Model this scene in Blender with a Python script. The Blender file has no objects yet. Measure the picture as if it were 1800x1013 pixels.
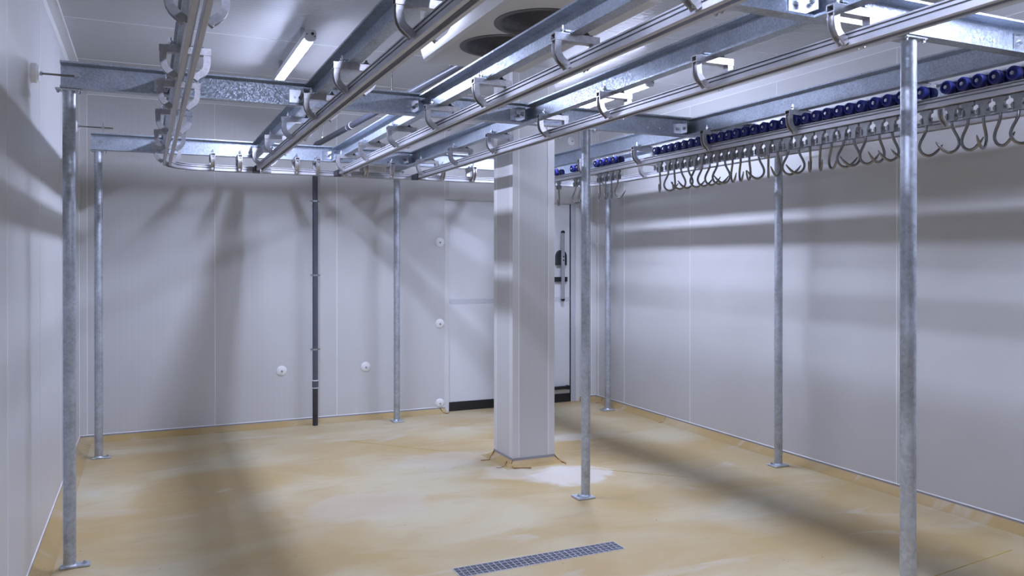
import bpy, math, random
from mathutils import Matrix, Vector
random.seed(7)
PI = math.pi
SC = bpy.context.scene
COL = SC.collection

# ------------------------------------------------------------------ camera, world, exposure
cam_d = bpy.data.cameras.new('camera')
cam = bpy.data.objects.new('camera', cam_d); COL.objects.link(cam)
cam_d.sensor_fit = 'HORIZONTAL'; cam_d.sensor_width = 36.0
cam_d.lens = 1407.24 / 1800 * 36.0
cam_d.shift_y = -43.55 / 1800
cam_d.clip_start = 0.05
_y, _p = math.radians(24.5575), math.radians(-0.148)
_F = Vector((math.sin(_y)*math.cos(_p), math.cos(_y)*math.cos(_p), math.sin(_p)))
_R = Vector((math.cos(_y), -math.sin(_y), 0)); _U = _R.cross(_F)
cam.matrix_world = Matrix(((_R.x, _U.x, -_F.x, 0), (_R.y, _U.y, -_F.y, 0), (_R.z, _U.z, -_F.z, 1.58), (0, 0, 0, 1)))
SC.camera = cam
w = bpy.data.worlds.new('world'); SC.world = w; w.use_nodes = True
w.node_tree.nodes['Background'].inputs[0].default_value = (0.5, 0.55, 0.65, 1)
w.node_tree.nodes['Background'].inputs[1].default_value = 0.02
SC.view_settings.view_transform = 'Standard'; SC.view_settings.look = 'None'
SC.view_settings.gamma = 1.0; SC.view_settings.use_curve_mapping = False
SC.view_settings.exposure = 1.2
LAMP_POWER = 105.0
LAMP_COLOUR = (0.635, 0.70, 1.0)

# ------------------------------------------------------------------ materials
def nt(name):
    m = bpy.data.materials.new(name); m.use_nodes = True
    t = m.node_tree; b = t.nodes['Principled BSDF']
    return m, t, b
def plain(name, col, rough=.5, metal=0., spec=.5, noise=0., nscale=30., bump=0.):
    m, t, b = nt(name)
    b.inputs['Base Color'].default_value = (*col, 1); b.inputs['Roughness'].default_value = rough
    b.inputs['Metallic'].default_value = metal; b.inputs['Specular IOR Level'].default_value = spec
    tc = t.nodes.new('ShaderNodeTexCoord'); n = t.nodes.new('ShaderNodeTexNoise')
    n.inputs['Scale'].default_value = nscale; n.inputs['Detail'].default_value = 4
    t.links.new(tc.outputs['Object'], n.inputs['Vector'])
    if noise:
        r = t.nodes.new('ShaderNodeValToRGB')
        r.color_ramp.elements[0].color = (*[c*(1-noise) for c in col], 1); r.color_ramp.elements[0].position = .3
        r.color_ramp.elements[1].color = (*[min(1, c*(1+noise)) for c in col], 1); r.color_ramp.elements[1].position = .7
        t.links.new(n.outputs['Fac'], r.inputs['Fac']); t.links.new(r.outputs['Color'], b.inputs['Base Color'])
    if bump:
        bp = t.nodes.new('ShaderNodeBump'); bp.inputs['Strength'].default_value = bump; bp.inputs['Distance'].default_value = .002
        t.links.new(n.outputs['Fac'], bp.inputs['Height']); t.links.new(bp.outputs['Normal'], b.inputs['Normal'])
    return m
def panel_mat(name, axis, col=(.59, .59, .58), rib=.09):
    """painted steel skin with fine ribs that repeat along one axis"""
    m, t, b = nt(name)
    b.inputs['Roughness'].default_value = .34; b.inputs['Specular IOR Level'].default_value = .5
    tc = t.nodes.new('ShaderNodeTexCoord')
    wv = t.nodes.new('ShaderNodeTexWave'); wv.wave_type = 'BANDS'; wv.bands_direction = axis
    wv.inputs['Scale'].default_value = 6.283; wv.inputs['Distortion'].default_value = 0
    t.links.new(tc.outputs['Object'], wv.inputs['Vector'])
    r = t.nodes.new('ShaderNodeValToRGB'); r.color_ramp.elements[0].position = .03; r.color_ramp.elements[1].position = .30
    t.links.new(wv.outputs['Fac'], r.inputs['Fac'])
    bp = t.nodes.new('ShaderNodeBump'); bp.inputs['Strength'].default_value = rib; bp.inputs['Distance'].default_value = .002
    t.links.new(r.outputs['Color'], bp.inputs['Height']); t.links.new(bp.outputs['Normal'], b.inputs['Normal'])
    n = t.nodes.new('ShaderNodeTexNoise'); n.inputs['Scale'].default_value = 2.2; n.inputs['Detail'].default_value = 3
    t.links.new(tc.outputs['Object'], n.inputs['Vector'])
    c = t.nodes.new('ShaderNodeValToRGB')
    c.color_ramp.elements[0].color = (*[k*.97 for k in col], 1); c.color_ramp.elements[0].position = .35
    c.color_ramp.elements[1].color = (*col, 1); c.color_ramp.elements[1].position = .65
    t.links.new(n.outputs['Fac'], c.inputs['Fac']); t.links.new(c.outputs['Color'], b.inputs['Base Color'])
    return m
def galv_mat(name, col, spangle=.35, rough=(.3, .55), scale=110.):
    m, t, b = nt(name); b.inputs['Metallic'].default_value = .85
    tc = t.nodes.new('ShaderNodeTexCoord')
    v = t.nodes.new('ShaderNodeTexVoronoi'); v.inputs['Scale'].default_value = scale
    n = t.nodes.new('ShaderNodeTexNoise'); n.inputs['Scale'].default_value = 9.; n.inputs['Detail'].default_value = 5
    t.links.new(tc.outputs['Object'], v.inputs['Vector']); t.links.new(tc.outputs['Object'], n.inputs['Vector'])
    sep = t.nodes.new('ShaderNodeSeparateColor'); t.links.new(v.outputs['Color'], sep.inputs['Color'])
    mx = t.nodes.new('ShaderNodeMath'); mx.operation = 'MULTIPLY_ADD'; mx.inputs[1].default_value = spangle; mx.inputs[2].default_value = 0
    t.links.new(sep.outputs['Red'], mx.inputs[0])
    ad = t.nodes.new('ShaderNodeMath'); ad.operation = 'MULTIPLY_ADD'; ad.inputs[1].default_value = 1-spangle
    t.links.new(n.outputs['Fac'], ad.inputs[0]); t.links.new(mx.outputs[0], ad.inputs[2])
    c = t.nodes.new('ShaderNodeValToRGB')
    c.color_ramp.elements[0].color = (*[k*.72 for k in col], 1); c.color_ramp.elements[0].position = .2
    c.color_ramp.elements[1].color = (*[min(1, k*1.2) for k in col], 1); c.color_ramp.elements[1].position = .8
    t.links.new(ad.outputs[0], c.inputs['Fac']); t.links.new(c.outputs['Color'], b.inputs['Base Color'])
    rr = t.nodes.new('ShaderNodeMapRange'); rr.inputs['To Min'].default_value = rough[0]; rr.inputs['To Max'].default_value = rough[1]
    t.links.new(sep.outputs['Green'], rr.inputs['Value']); t.links.new(rr.outputs['Result'], b.inputs['Roughness'])
    bp = t.nodes.new('ShaderNodeBump'); bp.inputs['Strength'].default_value = .06; bp.inputs['Distance'].default_value = .001
    t.links.new(n.outputs['Fac'], bp.inputs['Height']); t.links.new(bp.outputs['Normal'], b.inputs['Normal'])
    return m
def floor_mat(name, ochre_bias=0.):
    m, t, b = nt(name); b.inputs['Roughness'].default_value = .42; b.inputs['Specular IOR Level'].default_value = .4
    g = t.nodes.new('ShaderNodeNewGeometry'); pos = g.outputs['Position']
    def noise(scale, detail=5, dist=0., stretch=None):
        n = t.nodes.new('ShaderNodeTexNoise'); n.inputs['Scale'].default_value = scale
        n.inputs['Detail'].default_value = detail; n.inputs['Distortion'].default_value = dist
        if stretch:
            mp = t.nodes.new('ShaderNodeMapping'); mp.inputs['Scale'].default_value = stretch
            t.links.new(pos, mp.inputs['Vector']); t.links.new(mp.outputs['Vector'], n.inputs['Vector'])
        else: t.links.new(pos, n.inputs['Vector'])
        return n.outputs['Fac']
    def ramp(src, a, bb, lo=0., hi=1.):
        r = t.nodes.new('ShaderNodeMapRange'); r.inputs['From Min'].default_value = a; r.inputs['From Max'].default_value = bb
        r.inputs['To Min'].default_value = lo; r.inputs['To Max'].default_value = hi
        t.links.new(src, r.inputs['Value']); return r.outputs['Result']
    def mix(fac, a, bcol):
        x = t.nodes.new('ShaderNodeMix'); x.data_type = 'RGBA'
        t.links.new(fac, x.inputs['Factor'])
        if isinstance(a, tuple): x.inputs['A'].default_value = (*a, 1)
        else: t.links.new(a, x.inputs['A'])
        x.inputs['B'].default_value = (*bcol, 1); return x.outputs['Result']
    base = mix(ramp(noise(.9, 6, .6, (1, 1.5, 1)), .36+(-.25*ochre_bias), .60-.2*ochre_bias), (.57, .50, .325), (.49-.07*ochre_bias, .355-.07*ochre_bias, .155-.05*ochre_bias))
    base = mix(ramp(noise(3.2, 6, .8, (1, 2.0, 1)), .55, .75, 0, .5), base, (.44, .315, .15))
    base = mix(ramp(noise(1.7, 4, 1.2, (.8, 2.2, 1)), .60, .72, 0, .55), base, (.60, .565, .49))
    if ochre_bias == 0:
        # bare pale patches of coating: the large one in front of the column, a few smaller ones
        def patch(cx, cy, rx, ry, strength, col=(.70, .68, .63)):
            nonlocal base
            mp = t.nodes.new('ShaderNodeMapping'); mp.vector_type = 'POINT'
            mp.inputs['Location'].default_value = (-cx/rx, -cy/ry, 0); mp.inputs['Scale'].default_value = (1/rx, 1/ry, 0)
            t.links.new(pos, mp.inputs['Vector'])
            ln = t.nodes.new('ShaderNodeVectorMath'); ln.operation = 'LENGTH'; t.links.new(mp.outputs['Vector'], ln.inputs[0])
            ad = t.nodes.new('ShaderNodeMath'); ad.operation = 'MULTIPLY_ADD'; ad.inputs[1].default_value = 1.3
            t.links.new(noise(5, 5, .5), ad.inputs[0]); t.links.new(ln.outputs['Value'], ad.inputs[2])
            base = mix(ramp(ad.outputs[0], 1.45, 1.75, strength, 0), base, col)
        patch(2.86, 5.20, .34, .26, .7); patch(2.45, 5.45, .22, .22, .35); patch(3.45, 6.30, .28, .14, .45)
        patch(2.15, 6.0, .4, .25, .35, (.62, .58, .52)); patch(1.3, 5.1, .45, .3, .35, (.62, .58, .52))
    spk = ramp(noise(38, 3), .715, .745, 0, .7)
    base = mix(spk, base, (.16, .10, .05))
    t.links.new(base, b.inputs['Base Color'])
    bp = t.nodes.new('ShaderNodeBump'); bp.inputs['Strength'].default_value = .25; bp.inputs['Distance'].default_value = .004
    t.links.new(noise(6, 6), bp.inputs['Height']); t.links.new(bp.outputs['Normal'], b.inputs['Normal'])
    return m
def emit_mat(name, col, s):
    m, t, b = nt(name); b.inputs['Base Color'].default_value = (.9, .9, .9, 1)
    b.inputs['Emission Color'].default_value = (*col, 1); b.inputs['Emission Strength'].default_value = s
    return m

M = dict(
    panel_x=panel_mat('panel_ribs_x', 'X'), panel_y=panel_mat('panel_ribs_y', 'Y'),
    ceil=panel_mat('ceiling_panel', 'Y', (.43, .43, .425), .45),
    smooth=plain('white_coated_steel', (.66, .66, .65), .35, noise=.02, nscale=3),
    core=plain('panel_core_grey', (.45, .45, .44), .6, noise=.05),  # grey backing core behind the wall and ceiling panels
    seal=plain('white_joint_sealant', (.90, .90, .89), .4, noise=.02),
    floor=floor_mat('floor_coating'), cove=floor_mat('cove_coating', .6),
    galv=galv_mat('galvanized_steel', (.46, .51, .58), .4, (.34, .6), 150.), tube=galv_mat('galvanized_tube', (.53, .57, .62), .25, (.42, .6), 70.),
    alu=plain('anodised_aluminium', (.50, .50, .52), .46, .7, noise=.05, nscale=18),
    cast=plain('cast_aluminium', (.44, .43, .43), .36, .85, noise=.15, nscale=60, bump=.25),
    zinc=plain('zinc_bolt', (.58, .60, .63), .25, .95, noise=.08, nscale=40),
    inox=plain('stainless_steel', (.27, .265, .255), .26, 1., noise=.1, nscale=20),
    plate=plain('pressed_steel_plate', (.23, .23, .23), .45, .7, noise=.12, nscale=30),
    blue=plain('blue_nylon', (.004, .009, .125), .46, noise=.1, nscale=20),
    black=plain('black_rubber', (.012, .012, .014), .5, noise=.2, nscale=20),
    strip=plain('grey_edge_strip', (.34, .35, .39), .45, .3, noise=.05, nscale=12),
    white=plain('white_plastic', (.80, .80, .79), .4, noise=.02, nscale=10),
    cap=plain('grey_lamp_cap', (.66, .67, .69), .45, noise=.05, nscale=30),
    pvc=plain('dark_grey_pvc', (.085, .09, .115), .38, noise=.12, nscale=8),
    pvc2=plain('black_pvc', (.035, .035, .04), .45, noise=.3, nscale=14),
    unit=plain('evaporator_casing', (.62, .61, .58), .28, noise=.02, nscale=4),
    dark=plain('dark_fan_and_gap_shade', (.015, .015, .017), .6, noise=.2, nscale=8),
    wire=plain('dark_guard_wire', (.11, .11, .12), .4, .3, noise=.1, nscale=20),
    door=plain('door_skin', (.68, .69, .70), .33, noise=.015, nscale=2),
    jamb=plain('door_frame_grey', (.50, .51, .53), .4, noise=.02, nscale=3),
    bar=plain('brushed_bar', (.46, .46, .48), .35, .7, noise=.06, nscale=25),
    caulk=plain('brown_sealant', (.26, .13, .035), .4, noise=.4, nscale=40),
    yellow=plain('yellow_seam', (.50, .38, .07), .5, noise=.2, nscale=8),
    pit=plain('drain_pit_shade', (.012, .012, .016), .6, noise=.2, nscale=10),  # near-black: shade inside the drain pit put into the colour
    grate=plain('grate_steel', (.52, .53, .57), .45, .4, noise=.08, nscale=25),
    lamp=emit_mat('lamp_diffuser', LAMP_COLOUR, LAMP_POWER),
)

# ------------------------------------------------------------------ mesh helpers
class MB:
    def __init__(s): s.v = []; s.f = []
    def add(s, vs, fs):
        o = len(s.v); s.v += [tuple(v) for v in vs]; s.f += [tuple(i+o for i in f) for f in fs]; return s
    def box(s, x0, x1, y0, y1, z0, z1):
        return s.add([(x0,y0,z0),(x1,y0,z0),(x1,y1,z0),(x0,y1,z0),(x0,y0,z1),(x1,y0,z1),(x1,y1,z1),(x0,y1,z1)],
                     [(0,3,2,1),(4,5,6,7),(0,1,5,4),(1,2,6,5),(2,3,7,6),(3,0,4,7)])
    def prism(s, poly, axis, a, b):
        """extrude a 2-D polygon; axis x: (y,z), y: (x,z), z: (x,y)"""
        n = len(poly)
        def P(p, t): return {'x': (t, p[0], p[1]), 'y': (p[0], t, p[1]), 'z': (p[0], p[1], t)}[axis]
        vs = [P(p, a) for p in poly] + [P(p, b) for p in poly]
        fs = [tuple(range(n))[::-1], tuple(range(n, 2*n))] + [(i, (i+1) % n, (i+1) % n+n, i+n) for i in range(n)]
        return s.add(vs, fs)
    def cyl(s, p0, p1, r, n=16, r1=None, caps=True):
        p0 = Vector(p0); p1 = Vector(p1); d = (p1-p0).normalized()
        a = d.orthogonal().normalized(); b = d.cross(a); r1 = r if r1 is None else r1
        vs = [p0+(a*math.cos(2*PI*i/n)+b*math.sin(2*PI*i/n))*r for i in range(n)] + \
             [p1+(a*math.cos(2*PI*i/n)+b*math.sin(2*PI*i/n))*r1 for i in range(n)]
        fs = [(i, (i+1) % n, (i+1) % n+n, i+n) for i in range(n)]
        if caps: fs += [tuple(range(n))[::-1], tuple(range(n, 2*n))]
        return s.add(vs, fs)
    def lathe(s, c, axis, prof, n=20):
        """prof: list of (t along axis, radius)"""
        c = Vector(c); d = Vector(axis).normalized(); a = d.orthogonal().normalized(); b = d.cross(a)
        vs = []; fs = []; k = len(prof)
        for t, r in prof:
            for i in range(n): vs.append(c+d*t+(a*math.cos(2*PI*i/n)+b*math.sin(2*PI*i/n))*max(r, 1e-5))
        for j in range(k-1):
            for i in range(n): fs.append((j*n+i, j*n+(i+1) % n, (j+1)*n+(i+1) % n, (j+1)*n+i))
        fs += [tuple(range(n))[::-1], tuple(range((k-1)*n, k*n))]
        return s.add(vs, fs)
    def tube(s, path, r, n=10, closed=False):
        """round sweep along points; r float or list"""
        path = [Vector(p) for p in path]; m = len(path)
        rs = r if isinstance(r, (list, tuple)) else [r]*m
        up = None; vs = []; fs = []
        for j, p in enumerate(path):
            if closed: d = (path[(j+1) % m]-path[j-1]).normalized()
            else: d = ((path[j+1] if j < m-1 else p)-(path[j-1] if j else p)).normalized()
            if up is None: up = d.orthogonal().normalized()
            up = (up-d*up.dot(d)).normalized(); b = d.cross(up)
            for i in range(n):
                a = 2*PI*i/n; vs.append(p+(up*math.cos(a)+b*math.sin(a))*rs[j])
        for j in range(m if closed else m-1):
            q = (j+1) % m
            for i in range(n): fs.append((j*n+i, j*n+(i+1) % n, q*n+(i+1) % n, q*n+i))
        if not closed: fs += [tuple(range(n))[::-1], tuple(range((m-1)*n, m*n))]
        return s.add(vs, fs)
    def sweep(s, prof, path, closed=False):
        """sweep a 2-D profile (lateral, z) along a horizontal path; lateral is to the right of travel"""
        path = [Vector(p) for p in path]; m = len(path); k = len(prof); vs = []; fs = []
        for j, p in enumerate(path):
            d = ((path[j+1] if j < m-1 else p)-(path[j-1] if j else p)); d.z = 0; d.normalize()
            rt = Vector((d.y, -d.x, 0))
            for a, z in prof: vs.append(p+rt*a+Vector((0, 0, z)))
        for j in range(m-1):
            for i in range(k): fs.append((j*k+i, j*k+(i+1) % k, (j+1)*k+(i+1) % k, (j+1)*k+i))
        fs += [tuple(range(k))[::-1], tuple(range((m-1)*k, m*k))]
        return s.add(vs, fs)
    def strap(s, prof, path2, axis='x'):
        """sweep profile (n across thickness, w along rail y) along a 2-D path in (x,z)"""
        m = len(path2); k = len(prof); vs = []; fs = []
        P = [Vector((a, 0, b)) for a, b in path2]
        for j, p in enumerate(P):
            d = ((P[j+1] if j < m-1 else p)-(P[j-1] if j else p)).normalized(); nrm = Vector((d.z, 0, -d.x))
            for a, wd in prof: vs.append(p+nrm*a+Vector((0, wd, 0)))
        for j in range(m-1):
            for i in range(k): fs.append((j*k+i, j*k+(i+1) % k, (j+1)*k+(i+1) % k, (j+1)*k+i))
        fs += [tuple(range(k))[::-1], tuple(range((m-1)*k, m*k))]
        return s.add(vs, fs)
    def mesh(s, name, mat, smooth=False, bevel=0):
        me = bpy.data.meshes.new(name); me.from_pydata(s.v, [], s.f)
        import bmesh
        b = bmesh.new(); b.from_mesh(me); bmesh.ops.recalc_face_normals(b, faces=b.faces)
        if bevel: bmesh.ops.bevel(b, geom=[e for e in b.edges], offset=bevel, segments=1, affect='EDGES', clamp_overlap=True)
        b.to_mesh(me); b.free()
        me.materials.append(mat)
        if smooth:
            me.polygons.foreach_set('use_smooth', [True]*len(me.polygons))
            me.set_sharp_from_angle(angle=math.radians(38))
        me.update(); return me
    def build(s, name, mat, parent=None, loc=None, smooth=False, bevel=0):
        return link(name, s.mesh(name, mat, smooth, bevel), parent, loc)
def link(name, me, parent=None, loc=None, rot=None):
    o = bpy.data.objects.new(name, me); COL.objects.link(o)
    if parent: o.parent = parent
    if loc: o.location = loc
    if rot: o.rotation_euler = rot
    return o
def thing(name, label, cat, loc=(0, 0, 0), group=None):
    o = bpy.data.objects.new(name, None); COL.objects.link(o); o.location = loc; o.empty_display_size = .1
    o['label'] = label; o['category'] = cat
    if group: o['group'] = group
    return o
def tag(o, label, cat, group=None):
    o['label'] = label; o['category'] = cat
    if group: o['group'] = group
    return o
def struct(o, label=None, cat=None):
    o['kind'] = 'structure'
    if label: o['label'] = label
    if cat: o['category'] = cat
    return o
def hexbolt(mb, c, axis, r=.009, h=.008, washer=.013):
    c = Vector(c); a = Vector(axis).normalized()
    if washer: mb.cyl(c, c+a*.002, washer, 14)
    mb.cyl(c+a*.002, c+a*(.002+h), r, 6); mb.cyl(c+a*(.002+h), c+a*(.006+h), r*.55, 8)

# ------------------------------------------------------------------ dimensions (metres)
XL, XR, YB, YF, H = -.528, 4.665, 7.906, -3.0, 3.098
ZT = 2.4656            # underside of the steel frame
ZR = 2.326             # underside of the rails
B0, B1, B2, BF = 2.19, 4.647, 7.14, -.27
RAILX = [.148, .855, 1.535, 2.243, 3.51, 4.088]
RBY = 7.06

# ------------------------------------------------------------------ room shell
def panels_z(root, mat, rects, plane, depth, inward):
    """upright or ceiling panels: rects (a0,a1,b0,b1) inset by the joint; plane x|y|z at value depth"""
    cache = {}
    g = .0022
    for (a0, a1, b0, b1) in rects:
        wd, ht = a1-a0-2*g, b1-b0
        key = (round(wd, 4), round(ht, 4))
        if key not in cache:
            mb = MB(); c = .003; T = .03
            # front face with a small chamfer to the joint
            vs = []; 
            ring = lambda i, d: [(-wd/2+i, -ht/2, d), (wd/2-i, -ht/2, d), (wd/2-i, ht/2, d), (-wd/2+i, ht/2, d)]
            pts = ring(0, T) + ring(0, c) + ring(c, 0)
            def conv(p):
                a, b_, d = p; d *= inward
                return {'x': (d, a, b_), 'y': (a, d, b_), 'z': (b_, a, d)}[plane]
            mb.add([conv(p) for p in pts], [(8, 9, 10, 11), (3, 2, 1, 0)] + [(i, (i+1) % 4, (i+1) % 4+4, i+4) for i in range(4)] + [(i+4, (i+1) % 4+4, (i+1) % 4+8, i+8) for i in range(4)])
            cache[key] = mb.mesh('wall_panel' if plane != 'z' else 'ceiling_panel', mat)
        ca, cb = (a0+a1)/2, (b0+b1)/2
        loc = {'x': (depth, ca, cb), 'y': (ca, depth, cb), 'z': (cb, ca, depth)}[plane]
        link('wall_panel' if plane != 'z' else 'ceiling_panel', cache[key], root, loc)
def joints(root, mat, lines, plane, depth, b0, b1, sgn):
    """thin sealant bead in each joint between panels"""
    me = None
    for a in lines:
        if me is None:
            mb = MB(); L = b1-b0
            if plane == 'x': mb.box(min(0, sgn*.012), max(0, sgn*.012), -.003, .003, -L/2, L/2)
            elif plane == 'y': mb.box(-.003, .003, min(0, sgn*.012), max(0, sgn*.012), -L/2, L/2)
            else: mb.box(-L/2, L/2, -.0018, .0018, min(0, sgn*.012), max(0, sgn*.012))
            me = mb.mesh('joint_bead', mat)
        c = (b0+b1)/2
        link('joint_bead', me, root, {'x': (depth, a, c), 'y': (a, depth, c), 'z': (c, a, depth)}[plane])

# floor with the drain pit cut out
DX0, DX1, DY0, DY1 = 1.425, 2.392, 3.735, 3.862
mb = MB()
X0, X1, Y0, Y1 = XL-.1, XR+.1, YF-.1, YB+.15
for (a, b_, c, d) in [(X0, DX0, Y0, Y1), (DX1, X1, Y0, Y1), (DX0, DX1, Y0, DY0), (DX0, DX1, DY1, Y1)]:
    mb.box(a, b_, c, d, -.2, 0)
floor = struct(mb.build('floor', M['floor']), 'stained beige and ochre resin floor of the cold room', 'floor')
mb = MB()   # thin yellowish seams left in the coating
def seam(p, q, wd=.004):
    p = Vector(p); q = Vector(q); d = (q-p).normalized(); n = Vector((-d.y, d.x, 0))*wd/2
    return MB().add([p+n, p-n, q-n, q+n, p+n+Vector((0, 0, .0015)), p-n+Vector((0, 0, .0015)), q-n+Vector((0, 0, .0015)), q+n+Vector((0, 0, .0015))],
                    [(0, 3, 2, 1), (4, 5, 6, 7), (0, 1, 5, 4), (1, 2, 6, 5), (2, 3, 7, 6), (3, 0, 4, 7)])
seam((3.56, 2.762, 0), (4.30, 2.842, 0)).build('coating_seam', M['yellow'], floor)
seam((1.62, 6.98, 0), (2.28, 6.24, 0), .003).build('coating_seam', M['yellow'], floor)
seam((3.02, 5.35, 0), (3.60, 4.78, 0), .003).build('coating_seam', M['yellow'], floor)

# back wall
wb = struct(MB().box(XL-.1, 2.86, YB+.03, YB+.12, 0, H).box(4.36, XR+.1, YB+.03, YB+.12, 0, H).box(2.86, 4.36, YB+.03, YB+.12, 2.20, H).build('wall_back', M['core']),
            'white insulated panel wall at the back', 'wall')
bj = [-.549, .581, 1.711, 2.841]
panels_z(wb, M['panel_x'], [(XL, .581, 0, H), (.581, 1.711, 0, H), (1.711, 2.841, 0, H), (2.841, 4.336+.11, 2.225, H), (4.446, XR, 0, H)], 'y', YB, 1)
joints(wb, M['seal'], [.581, 1.711, 2.841], 'y', YB-.0012, .05, H, 1)
# left wall
lj = [2.79-1.13*4, 2.79-1.13*3, 2.79-1.13*2, 2.79-1.13, 2.79, 3.92, 5.05, 6.18, 7.31]
wl = struct(MB().box(XL-.12, XL-.03, YF-.1, YB+.1, 0, H).build('wall_left', M['core']), 'white insulated panel wall on the left', 'wall')
e = [YF]+[j for j in lj if j > YF]+[YB]
panels_z(wl, M['panel_y'], [(e[i], e[i+1], 0, H) for i in range(len(e)-1)], 'x', XL, -1)
joints(wl, M['seal'], [j for j in lj if j > YF], 'x', XL+.0012, .05, H, -1)
# right wall
rj = [7.312-1.143*k for k in range(9)]
wr = struct(MB().box(XR+.03, XR+.12, YF-.1, YB+.1, 0, H).build('wall_right', M['core']), 'white insulated panel wall on the right', 'wall')
e = [YF]+sorted(rj)+[YB]; e = [q for q in e if q >= YF]
panels_z(wr, M['panel_y'], [(e[i], e[i+1], 0, H) for i in range(len(e)-1)], 'x', XR, 1)
joints(wr, M['seal'], [q for q in rj if q > YF], 'x', XR-.0012, .05, H, 1)
# front wall behind the camera
wf = struct(MB().box(XL-.1, XR+.1, YF-.12, YF-.03, 0, H).build('wall_front', M['core']), 'white insulated panel wall behind the viewpoint', 'wall')
fx = [XL, .5, 1.63, 2.76, 3.89, XR]
panels_z(wf, M['panel_x'], [(fx[i], fx[i+1], 0, H) for i in range(5)], 'y', YF, -1)
# ceiling
cl = struct(MB().box(XL-.1, XR+.1, YF-.1, YB+.1, H+.03, H+.1).build('ceiling', M['core']), 'white ribbed insulated panel ceiling', 'ceiling')
cj = [5.67+1.13*k for k in range(-7, 2)]
e = [YF]+[j for j in cj if j > YF]+[YB]
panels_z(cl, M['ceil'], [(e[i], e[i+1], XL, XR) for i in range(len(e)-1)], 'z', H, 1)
joints(cl, M['seal'], [j for j in cj if j > YF], 'z', H-.0012, XL, XR, 1)

# corner angles
def angle(name, mb, label, beads):
    o = struct(mb.build(name, M['smooth']), label, 'trim')
    for b_ in beads: MB().box(*b_).build('sealant_bead', M['seal'], o)
t_ = .002; fl = .056
angle('trim_1', MB().box(XL, XL+fl, YF, YB, H-t_, H).box(XL, XL+t_, YF, YB, H-fl, H-t_), 'white angle trim along the left ceiling edge', [(XL+fl, XL+fl+.006, YF, YB, H-.004, H), (XL, XL+.004, YF, YB, H-fl-.006, H-fl)])
angle('trim_2', MB().box(XL+fl, XR-fl, YB-fl, YB, H-t_, H).box(XL+fl, XR-fl, YB-t_, YB, H-fl, H-t_), 'white angle trim along the rear ceiling edge', [(XL+fl, XR-fl, YB-.004, YB, H-fl-.006, H-fl)])
angle('trim_3', MB().box(XR-fl, XR, YF, YB, H-t_, H).box(XR-t_, XR, YF, YB, H-fl, H-t_), 'white angle trim along the right ceiling edge', [(XR-fl-.006, XR-fl, YF, YB, H-.004, H), (XR-.004, XR, YF, YB, H-fl-.006, H-fl)])
angle('trim_4', MB().box(XL, XL+fl, YB-t_, YB, .05, H-fl).box(XL, XL+t_, YB-fl, YB-t_, .05, H-fl), 'white angle trim in the rear left corner', [(XL+fl, XL+fl+.006, YB-.004, YB, .06, H-fl), (XL, XL+.004, YB-fl-.006, YB-fl, .06, H-fl)])
angle('trim_5', MB().box(XR-fl, XR, YB-t_, YB, .05, H-fl).box(XR-t_, XR, YB-fl, YB-t_, .05, H-fl), 'white angle trim in the rear right corner', [(XR-fl-.006, XR-fl, YB-.004, YB, .06, H-fl), (XR-.004, XR, YB-fl-.006, YB-fl, .06, H-fl)])

# coved skirting with a grey edge strip and a white bead
def cove_prof(n=7, r=.095, h=.045):
    return [(0, h)] + [(r*(1-math.cos(a)) if 0 else r*(i/n), h*(1-math.sin(PI/2*i/n))) for i, a in [(i, 0) for i in range(1, n+1)]] + [(0, 0)]
CP = cove_prof()
def skirting(name, kind, a, b, val, sgn, label, root=None, cut=None):
    """kind 'x': wall at x=val running along y; kind 'y': wall at y=val along x. sgn: direction into the room"""
    def pr(poly):
        mb = MB()
        return mb.prism([(val+sgn*p, z) for p, z in poly], 'y' if kind == 'x' else 'x', a, b)
    o = pr(CP).build(name, M['cove'], root, smooth=True)
    if not root: struct(o, label, 'baseboard')
    pr([(0, .036), (.0045, .036), (.0045, .055), (0, .055)]).build('edge_strip', M['strip'], o)
    pr([(0, .055), (.005, .055), (.003, .060), (0, .060)]).build('sealant_bead', M['seal'], o)
    return o
sk_b = skirting('baseboard_back', 'y', XL, 2.841, YB, -1, 'ochre cove skirting with grey strip along the back wall')
skirting('baseboard_left', 'x', YF, YB, XL, 1, 'ochre cove skirting with grey strip along the left wall')
sk_r = skirting('baseboard_right', 'x', YF, YB, XR, -1, 'ochre cove skirting with grey strip along the right wall')
skirting('baseboard_front', 'y', XL, XR, YF, 1, 'ochre cove skirting behind the viewpoint')
skirting('baseboard_corner', 'y', 4.446, XR, YB, -1, 'short ochre cove skirting right of the door')

# ------------------------------------------------------------------ door
DL, DR, DT = 2.885, 4.336, 2.22
door = struct(MB().box(DL, DR, YB+.02, YB+.09, .095, 1.128).build('door_1', M['door'], bevel=.002), 'pale flush cold-room door with black bottom seal behind the column', 'door')
MB().box(DL, DR, YB+.02, YB+.09, 1.176, DT).build('upper_leaf', M['door'], door, bevel=.002)
MB().box(DL, DR, YB+.0185, YB+.09, 1.128, 1.176).build('middle_rail', plain('door_rail_grey', (.56, .57, .60), .4, noise=.02), door)
MB().box(DL+.002, DR-.002, YB+.012, YB+.085, .004, .095).build('bottom_seal', M['black'], door, bevel=.002)
MB().box(DR, DR+.007, YB+.01, YB+.08, .004, DT).build('side_seal', M['black'], door)
MB().box(DL-.044, DL, YB-.004, YB+.09, 0, DT).build('jamb', M['smooth'], door, bevel=.002)
MB().box(DR+.007, DR+.06, YB+.004, YB+.09, 0, DT).build('jamb', M['jamb'], door, bevel=.002)
MB().box(DR+.06, DR+.11, YB-.012, YB+.09, 0, DT+.02).build('jamb_cover', M['smooth'], door, bevel=.002)
MB().box(DL, DR+.06, YB+.001, YB+.09, DT, DT+.02).build('head_trim', M['jamb'], door, bevel=.002)
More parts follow.
